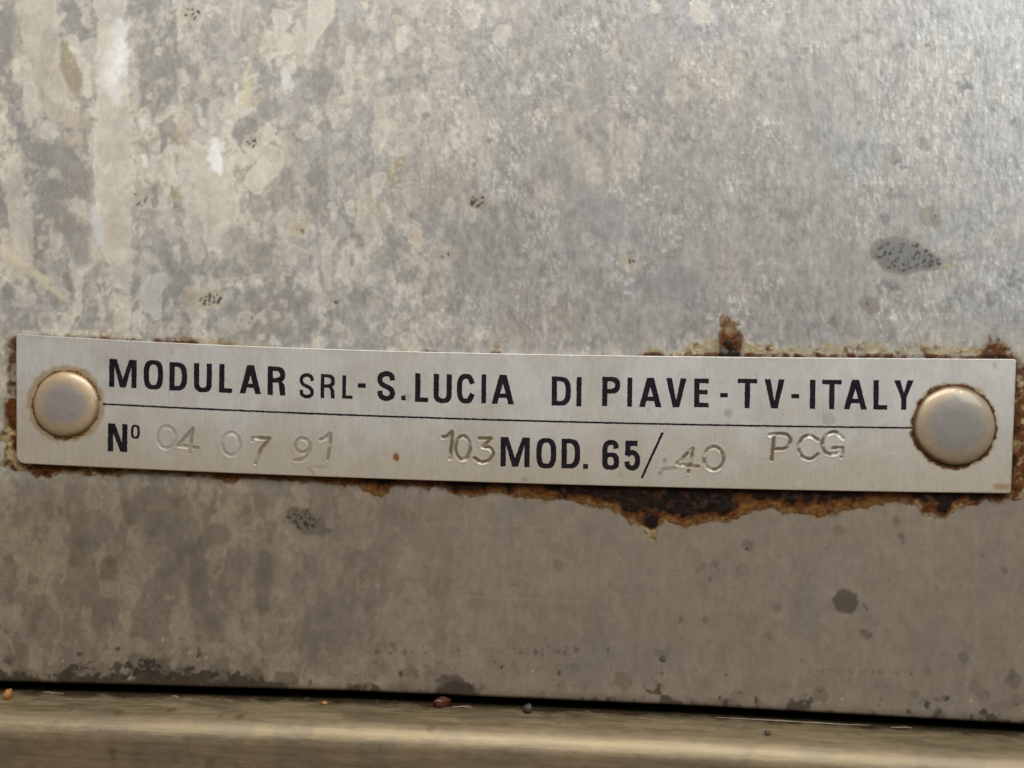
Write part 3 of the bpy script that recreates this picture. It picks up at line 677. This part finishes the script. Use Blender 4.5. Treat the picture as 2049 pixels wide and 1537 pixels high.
def glyph(ch, w, h, sw):
    """list of shapes, each a list of loops (outer, holes) in px"""
    b = sw * .86
    if ch in 'I.-': return [[[(0, 0), (w, 0), (w, h), (0, h)]]]
    if ch == 'L': return [[[(0, 0), (sw, 0), (sw, h - b), (w, h - b), (w, h), (0, h)]]]
    if ch == 'T': return [[[(0, 0), (w, 0), (w, b), (w / 2 + sw / 2, b), (w / 2 + sw / 2, h), (w / 2 - sw / 2, h), (w / 2 - sw / 2, b), (0, b)]]]
    if ch == 'E':
        m = h * .47
        return [[[(0, 0), (w, 0), (w, b), (sw, b), (sw, m - b / 2), (w * .93, m - b / 2), (w * .93, m + b / 2), (sw, m + b / 2), (sw, h - b), (w, h - b), (w, h), (0, h)]]]
    if ch == 'M':
        return [[[(0, 0), (1.4 * sw, 0), (w / 2, h * .70), (w - 1.4 * sw, 0), (w, 0), (w, h), (w - sw, h), (w - sw, h * .26), (w / 2 + .55 * sw, h), (w / 2 - .55 * sw, h), (sw, h * .26), (sw, h), (0, h)]]]
    if ch == 'N': return [[[(0, 0), (1.3 * sw, 0), (w - sw, h * .66), (w - sw, 0), (w, 0), (w, h), (w - 1.3 * sw, h), (sw, h * .34), (sw, h), (0, h)]]]
    if ch == 'A':
        ap = .66 * sw; lw = 1.1 * sw
        xo = lambda y: w / 2 + ap + (w / 2 - ap) * y / h
        y2, y1 = .79 * h, .64 * h; y0 = h * (lw - ap) / (w / 2 - ap) + 1
        return [[[(w / 2 - ap, 0), (w / 2 + ap, 0), (w, h), (w - lw, h), (xo(y2) - lw, y2), (w - xo(y2) + lw, y2), (lw, h), (0, h)],
                 [(w / 2, y0), (xo(y1) - lw, y1), (w - xo(y1) + lw, y1)]]]
    if ch == 'V': return [[[(0, 0), (1.12 * sw, 0), (w / 2, h * .76), (w - 1.12 * sw, 0), (w, 0), (w / 2 + .62 * sw, h), (w / 2 - .62 * sw, h)]]]
    if ch == 'Y': return [[[(0, 0), (1.15 * sw, 0), (w / 2, .42 * h), (w - 1.15 * sw, 0), (w, 0), (w / 2 + .5 * sw, .6 * h), (w / 2 + .5 * sw, h), (w / 2 - .5 * sw, h), (w / 2 - .5 * sw, .6 * h)]]]
    if ch in 'Oo': return [[superell(w, h), superell(w, h, sw, b, 2.6)]]
    if ch == 'D': return [[dshape(0, w, 0, h, w * .62, 2.8), dshape(sw, w - sw, b, h - b, (w - sw) * .42, 2.5)]]
    if ch == 'P': return [[[(sw, h), (0, h), (0, 0)] + dshape(0, w, 0, h * .57, w * .55)[2:] + [(sw, h * .57)], dshape(sw, w - sw, b, h * .57 - b, w * .3, 2.4)]]
    if ch == 'R':
        return [[[(sw, h), (0, h), (0, 0)] + dshape(0, w * .98, 0, h * .56, w * .52)[2:][:-3] + [(w * .86, h * .56), (w * .96, h * .66), (w, h), (w - sw * 1.05, h), (w * .96 - sw * 1.1, h * .68), (w * .60, h * .56), (sw, h * .56)],
                 dshape(sw, w - sw * 1.05, b, h * .56 - b, w * .3, 2.4)]]
    if ch == 'U':
        ro = w * .5; ri = ro - sw; o = []
        bt = [(w / 2 + ro * math.copysign(abs(math.cos(t)) ** .75, math.cos(t)), h - ro + ro * math.sin(t) ** .8) for t in np.linspace(0, math.pi, 15)]
        bi = [(w / 2 + ri * math.copysign(abs(math.cos(t)) ** .8, math.cos(t)), h - ro + (ro - b) * math.sin(t) ** .85) for t in np.linspace(math.pi, 0, 13)]
        return [[[(w - sw, 0), (w, 0)] + bt + [(0, 0), (sw, 0)] + bi]]
    if ch == 'C':
        n = 2.7; pts = []
        for a in np.linspace(-47, -313, 34):
            t = math.radians(a); c, s = math.cos(t), math.sin(t)
            pts.append((w / 2 + (w / 2 - sw / 2) * math.copysign(abs(c) ** (2 / n), c), h / 2 + (h / 2 - b / 2) * math.copysign(abs(s) ** (2 / n), s)))
        x = w - sw / 2
        return [[ribbon([(x, h * .33)] + pts[2:-2] + [(x, h * .67)], sw * .96)]]
    if ch == 'S':
        f = lambda a: [(sw / 2 + (w - sw) * x, b / 2 + (h - b) * y) for x, y in a]
        return [[ribbon(catmull(f([(1.0, .27), (.90, .08), (.5, 0), (.10, .09), (.0, .26), (.16, .42), (.5, .52), (.86, .62), (1.0, .78), (.88, .93), (.5, 1.0), (.10, .91), (.0, .70)]), 6), sw * .97)]]
    if ch == '5':
        f = lambda a: [(sw / 2 + (w - sw) * x, b / 2 + (h - b) * y) for x, y in a]
        return [[ribbon(f([(1.0, 0), (.10, 0), (.06, .50)]) [:3], sw)], [ribbon(catmull(f([(.06, .50), (.30, .385), (.72, .40), (1.0, .56), (1.0, .80), (.80, .97), (.45, 1.0), (.10, .91), (0, .74)]), 6), sw * .98)]]
    if ch == '6':
        f = lambda a: [(sw / 2 + (w - sw) * x, b / 2 + (h - b) * y) for x, y in a]
        lo = [(x, y + h * .42) for x, y in superell(w, h * .58)]; li = [(x, y + h * .42) for x, y in superell(w, h * .58, sw, b, 2.5)]
        return [[lo, li], [ribbon(catmull(f([(.98, .24), (.88, .06), (.5, 0), (.13, .08), (0, .30), (0, .52), (.0, .72)]), 6), sw * .98)]]
    if ch == '/': return [[[(w - sw, 0), (w, 0), (sw, h), (0, h)]]]
TEXT = []   # char, x0, x1, y0, y1, stem
BIG, SML = 10.6, 7.4
def put(seq, sw):
    for c, x0, x1, y0, y1 in seq: TEXT.append((c, x0, x1, y0, y1, sw))
put([('M', 218.5, 273.5, 719, 775.5), ('O', 287.5, 326.6, 720.5, 779.5), ('D', 339, 374.5, 725, 782), ('U', 388, 424, 727, 785), ('L', 438.6, 464.8, 729, 786), ('A', 480, 522.5, 731, 788), ('R', 535.5, 571.5, 733.5, 791),
     ('S', 754.7, 791, 743, 802), ('L', 830.7, 857, 747, 804.5), ('U', 867.6, 904, 748.5, 806.5), ('C', 914, 951, 748.5, 807), ('I', 963.3, 972.8, 749.5, 807), ('A', 983.7, 1029, 750, 808.5),
     ('D', 1104, 1142.5, 753.6, 812), ('I', 1153.6, 1163.6, 754.6, 813), ('P', 1205, 1241, 754, 813), ('I', 1255.3, 1265, 755.5, 813.8), ('A', 1279, 1324, 756, 814.8), ('V', 1332.6, 1373.6, 757, 815), ('E', 1389, 1418, 757.5, 815),
     ('T', 1476, 1515, 758, 817), ('V', 1529.7, 1569.7, 758.8, 817.4), ('I', 1620.5, 1631.5, 760, 818), ('T', 1645, 1684, 760, 819), ('A', 1688.5, 1734.7, 760, 819.4), ('L', 1747.7, 1775.4, 760.8, 819.6), ('Y', 1789, 1828, 761, 820.3),
     ('M', 1001.6, 1060, 875, 934), ('O', 1073, 1113, 876.6, 937.5), ('D', 1123.6, 1161, 878, 937.5), ('6', 1205, 1239, 880.5, 940), ('5', 1249, 1280.5, 882.5, 941), ('N', 216, 255, 848, 904)], BIG)
put([('-', 716, 732, 767, 776), ('-', 1441, 1456.5, 786.5, 795), ('-', 1583.4, 1599, 788.5, 797), ('.', 802.5, 811.8, 791.5, 801), ('.', 1167, 1176.7, 928.5, 938.4)], BIG)
put([('S', 599, 628.5, 747, 797), ('R', 641.6, 670.5, 748.8, 797), ('L', 685, 705.5, 751, 798)], SML)
put([('o', 262, 280, 850, 878)], 4.9)
put([('/', 1282, 1328, 865, 957)], 5.2)
INK_T = .012 * MM
def loops_to_mesh(name, shapes, place, mat, parent):
    V, F = [], []
    for k, loops in enumerate(shapes):
        fine = []
        for lp in loops:                       # resample and roughen the printed edge
            o = []
            for (xa, ya), (xb, yb) in zip(lp, lp[1:] + lp[:1]):
                n = max(1, int(math.hypot(xb - xa, yb - ya) / 1.6))
                o += [(xa + (xb - xa) * i / n, ya + (yb - ya) * i / n) for i in range(n)]
            a = np.array(o); px, py = place(a[:, 0], a[:, 1])
            px = px + 1.0 * (vnoise(px / 2.6, py / 2.6, 401) - .5); py = py + 1.0 * (vnoise(px / 2.6 + 9, py / 2.6, 405) - .5)
            fine.append(np.stack([px, py], 1))
        base = len(V); yf = FRONT - INK_T - k * .004 * MM
        cnt = sum(len(l) for l in fine)
        for yy in (yf, FRONT + .02 * MM):
            for l in fine:
                x, z = P(l[:, 0], l[:, 1], FRONT); V += [(a, yy, c) for a, c in zip(x, z)]
        tris = tessellate_polygon([[Vector((p[0], -p[1], 0)) for p in l] for l in fine])
        F += [tuple(base + i for i in t) for t in tris]
        st = base
        for l in fine:
            n = len(l); F += [(st + i, st + (i + 1) % n, st + cnt + (i + 1) % n, st + cnt + i) for i in range(n)]; st += n
    return mesh_obj(name, V, F, mat, parent, smooth=False)
for c, x0, x1, y0, y1, sw in TEXT:
    w, h = x1 - x0, y1 - y0; cx = (x0 + x1) / 2; sl = slope_at(cx); lean = -.012
    def place(gx, gy, x0=x0, y0=y0, cx=cx, sl=sl, h=h): return x0 + gx + lean * (gy - h / 2), y0 + gy + sl * (x0 + gx - cx)
    nm = {'-': 'printed_dash', '.': 'printed_dot', '/': 'printed_slash', 'o': 'printed_ordinal_mark', '6': 'printed_digit', '5': 'printed_digit'}.get(c, 'printed_letter')
    loops_to_mesh(nm, glyph(c, w, h, sw), place, M_INK, plate)
# the ruled line between the two rows
xs = np.linspace(206, 1832, 200)
hw = 1.75
rl = [(float(x), float(rule_y(x)) - hw) for x in xs] + [(float(x), float(rule_y(x)) + hw) for x in xs[::-1]]
loops_to_mesh('printed_rule', [[rl]], lambda a, b: (a, b), M_INK, plate)

# ------------------------------------------------------------------ rivets
def build_rivet(cx, cy, R, label, seed, dark, metal, lac):
    X0, Z0 = P(cx, cy, FRONT); X0, Z0 = float(X0), float(Z0)
    nr, na = 46, 96
    r = np.concatenate([np.linspace(0, .8, 26)[1:], .8 + .2 * np.sin(np.linspace(0, math.pi / 2, 21)[1:])])
    A = np.linspace(0, 2 * math.pi, na, endpoint=False)
    RR, AA = np.meshgrid(r, A)
    hh = .22 * R * (1 - RR ** 3.2) ** .55 + .0 * R
    wob = 1 + .012 * np.sin(2 * AA + seed) + .010 * np.sin(3 * AA + 2 * seed)
    X = X0 + RR * R * PXM * np.cos(AA) * wob; Z = Z0 + RR * R * PXM * np.sin(AA) * wob
    Y = FRONT - hh * PXM
    V = np.stack([X, Y, Z], -1)
    nrr = len(r)
    V = np.concatenate([[[X0, FRONT - .22 * R * PXM, Z0]], V.reshape(-1, 3)])
    idx = 1 + np.arange(na * nrr).reshape(na, nrr); nx_ = np.roll(idx, -1, 0)
    F = [tuple(q) for q in np.stack([idx[:, :-1], idx[:, 1:], nx_[:, 1:], nx_[:, :-1]], -1).reshape(-1, 4)] + [(0, int(a), int(b)) for a, b in zip(idx[:, 0], nx_[:, 0])]
    n = fbm(RR * R * np.cos(AA) + 300 * seed, RR * R * np.sin(AA) + 300, 26, 3, 500 + seed)
    metal, lac, brown = np.array(metal), np.array(lac), np.array([.13, .065, .026])
    t = sstep(.46, .86, RR + (n - .5) * .22); t2 = sstep(.90, 1.0, RR + (n - .5) * .10)
    C = metal + (lac - metal) * t[..., None]; C = C + (brown - C) * (t2 * dark)[..., None]
    C = np.concatenate([[metal], C.reshape(-1, 3)])
    o = mesh_obj('rivet', V, [tuple(int(i) for i in f) for f in F], M_RIVET, plate, True, {'col': C})
    o['label'] = label
    # ragged rust collar at the foot
    na = 220; prof = np.linspace(0, 1, 9)
    A = np.linspace(0, 2 * math.pi, na, endpoint=False); PP, AA = np.meshgrid(prof, A)
    ca, sa = np.cos(AA), np.sin(AA)
    q = fbm(400 + 60 * ca + 200 * seed, 400 + 60 * sa, 9, 3, 520); q2 = fbm(400 + 60 * ca * (1 + PP), 400 + 60 * sa * (1 + PP) + 90 * seed, 5, 2, 530)
    wid = 4.0 + 9 * np.clip(q - .28, 0, 1) * (1 + dark)
    rad = (R - 1.5) * 1.0 + PP * wid + (q2 - .5) * 1.6
    hgt = (1.9 * (1 - PP) ** .8 + .7 * (q2 - .4)) * (PP < .999)
    X = X0 + rad * PXM * ca; Z = Z0 + rad * PXM * sa; Y = FRONT - hgt * PXM + np.where(PP > .99, .02 * MM, 0)
    V = np.stack([X, Y, Z], -1).reshape(-1, 3)
    idx = np.arange(na * 9).reshape(na, 9); nx_ = np.roll(idx, -1, 0)
    F = np.stack([idx[:, :-1], idx[:, 1:], nx_[:, 1:], nx_[:, :-1]], -1).reshape(-1, 4)
    am, br, bk = np.array([.33, .19, .065]), np.array([.11, .050, .017]), np.array([.028, .013, .008])
    k = np.clip(1 - PP + (q2 - .5) * 1.1 - .02 + (dark - .75) * .7, 0, 1)
    C = am + (br - am) * sstep(.1, .45, k)[..., None]; C = C + (bk - C) * (sstep(.55, .95, k) * dark)[..., None]
    mesh_obj('rust_collar', V, F, M_CRUST, o, True, {'col': C.reshape(-1, 3), 'alpha': np.clip(sstep(1.0, .45, PP + (q2 - .5) * .5), 0, 1).ravel()})
build_rivet(132.5, 809, 67, 'yellowed domed rivet at the left end of the nameplate', 1, .55, (.315, .288, .272), (.50, .375, .245))
build_rivet(1909, 852, 78.5, 'larger domed rivet with dark rust collar at the right end', 2, 1.0, (.255, .243, .225), (.385, .30, .205))

# ------------------------------------------------------------------ the ledge below the panel
def build_ledge():
    S = 3.0
    ax = np.concatenate([np.linspace(-1500, -40, 60)[:-1], np.arange(-40, 2092, S), np.linspace(2093, 3550, 60)])
    Xb, Zb = P(ax, gap_y(ax))
    prof = []   # (y mm toward camera negative, z mm below the panel's edge)
    for y in np.linspace(9, .4, 8): prof.append((y, -1.32))
    for t in np.linspace(0, 1, 26): prof.append((0.2 - 4.4 * t, -1.32 - .40 * t ** 1.6))
    r = 2.3; yc, zc = -4.2, -1.72 - r
    for a in np.linspace(4, 90, 30): prof.append((yc - r * math.sin(math.radians(a)), zc + r * math.cos(math.radians(a))))
    for t in np.linspace(0, 1, 30)[1:]: prof.append((yc - r, zc - 60 * t ** 1.6))
    pr = np.array(prof)
    s = np.concatenate([[0], np.cumsum(np.hypot(*np.diff(pr, axis=0).T))]) / .05
    SS, XX = np.meshgrid(s, ax, indexing='ij')
    dent = .018 * (fbm(XX, SS, 120, 3, 601) - .5) + .010 * (fbm(XX, SS, 30, 3, 605) - .5)
    Xw = np.broadcast_to(Xb, XX.shape); Yw = (pr[:, 0][:, None] + dent) * MM + 0 * XX; Zw = Zb[None] + (pr[:, 1][:, None] + dent) * MM
    C = np.ones(XX.shape + (3,)) * np.array([.335, .262, .158])
    def lay(m, c):
        nonlocal C
        C = C + (np.array(c) - C) * np.clip(m, 0, 1)[..., None]
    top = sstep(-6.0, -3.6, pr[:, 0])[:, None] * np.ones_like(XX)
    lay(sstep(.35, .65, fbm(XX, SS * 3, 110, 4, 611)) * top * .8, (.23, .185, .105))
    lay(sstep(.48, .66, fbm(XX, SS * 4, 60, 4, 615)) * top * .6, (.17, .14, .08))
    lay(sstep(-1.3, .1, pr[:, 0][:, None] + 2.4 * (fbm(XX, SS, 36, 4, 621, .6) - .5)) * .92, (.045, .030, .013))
    lay((1 - top) * .45, (.25, .20, .135))
    lay(sstep(.50, .62, fbm(XX, SS, 70, 4, 625)) * (1 - top) * .4, (.20, .17, .13))
    q = np.random.RandomState(21)
    for _ in range(150):
        x0 = q.uniform(-40, 2090); s0 = q.uniform(150, 600); rr = q.choice([2, 3, 5, 9], p=[.4, .3, .2, .1])
        j0, j1 = np.searchsorted(ax, [x0 - 40, x0 + 40]); i0, i1 = np.searchsorted(s, [s0 - 30, s0 + 30])
        sl = (slice(i0, i1), slice(j0, j1))
        m = sstep(2, -2, np.hypot(XX[sl] - x0, (SS[sl] - s0) * .8) - rr) * q.uniform(.2, .7)
        C[sl] += (np.array((.13, .10, .06)) - C[sl]) * m[..., None]
    for _ in range(170):      # grit packed along the seam
        x0 = q.uniform(-40, 2090); s0 = q.normal() * 9 + 178; rr = q.uniform(1.2, 4.5)
        j0, j1 = np.searchsorted(ax, [x0 - 30, x0 + 30]); i0, i1 = np.searchsorted(s, [s0 - 20, s0 + 20])
        sl = (slice(i0, i1), slice(j0, j1))
        m = sstep(1.5, -1.5, np.hypot((XX[sl] - x0) * .6, SS[sl] - s0) - rr) * q.uniform(.4, .95)
        c = [(.03, .022, .012), (.16, .085, .03), (.30, .25, .16)][q.choice(3, p=[.6, .28, .12])]
        C[sl] += (np.array(c) - C[sl]) * m[..., None]
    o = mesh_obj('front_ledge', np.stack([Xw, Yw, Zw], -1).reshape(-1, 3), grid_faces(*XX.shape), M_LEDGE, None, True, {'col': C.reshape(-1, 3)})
    tag(o, 'rounded greasy steel ledge running under the panel along the bottom', 'ledge')
    xa, xb = float(Xb[0]), float(Xb[-1])
    # added back of the slot behind panel and ledge, coloured as its shade
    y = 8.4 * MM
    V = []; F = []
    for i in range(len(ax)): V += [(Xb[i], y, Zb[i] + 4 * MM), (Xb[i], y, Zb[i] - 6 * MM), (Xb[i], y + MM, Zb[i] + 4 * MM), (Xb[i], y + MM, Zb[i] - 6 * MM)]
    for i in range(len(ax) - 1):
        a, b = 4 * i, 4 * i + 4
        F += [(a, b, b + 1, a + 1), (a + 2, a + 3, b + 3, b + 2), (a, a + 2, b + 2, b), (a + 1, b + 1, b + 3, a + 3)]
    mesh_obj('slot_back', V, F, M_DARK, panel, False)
    return pr
prof = build_ledge()
def ledge_point(px, t):
    """point on the ledge's top: px across, t mm in front of the panel"""
    x, z = P(px, gap_y(px)); x = x - (x - CAM[0]) * t / 110; i = np.argmin(np.abs(prof[8:40, 0] + t)) + 8
    return Vector((float(x), float(prof[i, 0]) * MM, float(z) + float(prof[i, 1]) * MM))

# ------------------------------------------------------------------ crumbs and flakes
def lump(name, c, size, mat, label, cat, seed, group=None, sink=.25):
    q = np.random.RandomState(seed); V = []; F = []
    nu, nv = 14, 9
    for i in range(nv + 1):
        th = math.pi * i / nv
        for j in range(nu):
            ph = 2 * math.pi * j / nu
            d = np.array([math.sin(th) * math.cos(ph), math.sin(th) * math.sin(ph), math.cos(th)])
            k = 1 + .55 * (float(vnoise(np.array(d[0] * 1.7 + 9 + seed), np.array(d[1] * 1.7 + d[2] * 2.3 + 9), 700)) - .5) + .3 * (float(vnoise(np.array(d[0] * 4 + seed), np.array(d[1] * 4 + d[2] * 5 + 20), 703)) - .5)
            V.append(tuple(d * k * np.array(size) * MM))
    for i in range(nv):
        for j in range(nu):
            F.append((i * nu + j, (i + 1) * nu + j, (i + 1) * nu + (j + 1) % nu, i * nu + (j + 1) % nu))
    o = mesh_obj(name, V, F, mat, None, True); o.location = c + Vector((0, 0, size[2] * MM * (1 - sink)))
    o.rotation_euler = (0, 0, q.uniform(0, 3))
    tag(o, label, cat, group); return o
M_CRUMB = plain('toasted_crumb', (.36, .17, .045), .65, .35, 2500)
M_FLAKE = plain('red_brown_grease', (.075, .022, .012), .25, .5, 3000)
M_SOOT = plain('dark_grit', (.045, .045, .035), .6, .5, 3000)
M_CHIP = plain('pale_chip', (.20, .165, .11), .6, .3, 3000)
lump('food_crumb', ledge_point(16, 2.0), (.50, .45, .55), M_CRUMB, 'orange crumb on the ledge at the left edge', 'crumb', 3)
lump('food_crumb', ledge_point(650, 1.1), (.36, .3, .2), M_CRUMB, 'small flat orange crumb on the ledge, right of the leftmost crumb', 'crumb', 8, sink=.5)
lump('grease_bead', ledge_point(886, .3), (1.0, .5, .5), M_FLAKE, 'glossy red-brown grease bead in the slot left of centre', 'grease bead', 5)
lump('grit_grain', ledge_point(1056, 1.0), (.48, .4, .5), M_SOOT, 'dark green-black grain of grit on the ledge near centre', 'grit', 6)
lump('grit_grain', ledge_point(1537, 3.6), (.28, .25, .25), M_SOOT, 'tiny dark grain on the right half of the rounded ledge', 'grit', 11)
def sliver(px0, px1, t, label, seed, w=.11):
    n = 24; V = []; F = []
    for i, px in enumerate(np.linspace(px0, px1, n)):
        e = math.sin(math.pi * (i + .15) / (n - .7)) ** .4
        p = ledge_point(px, t + .12 * math.sin(i * .12 + seed)); k = w * MM * e * (.45 + .8 * float(vnoise(np.array(px / 14.), np.array(seed + .5), 711)))
        z = .05 * MM
        V += [tuple(p + Vector((0, -k, z))), tuple(p + Vector((0, 0, z + k * .8))), tuple(p + Vector((0, k, z))), tuple(p + Vector((0, 0, -.02 * MM)))]
    for i in range(n - 1):
        for j in range(4): F.append((4 * i + j, 4 * i + (j + 1) % 4, 4 * i + 4 + (j + 1) % 4, 4 * i + 4 + j))
    F += [(3, 2, 1, 0), tuple(4 * (n - 1) + j for j in range(4))]
    tag(mesh_obj('pale_sliver', V, F, M_CHIP, None, True), label, 'sliver', 'slivers lying in the slot')
sliver(1430, 1742, .1, 'longest thin pale sliver along the slot edge, right of centre', 1, .13)
sliver(1782, 1826, .1, 'short pale sliver at the right end of the slot', 2)
sliver(905, 946, .5, 'short pale sliver beside the red-brown grease bead', 3, .12)
sliver(344, 360, .3, 'tiny pale sliver in the left part of the slot', 4, .18)
sliver(84, 128, .1, 'curved pale sliver in the slot near the leftmost crumb', 5, .12)
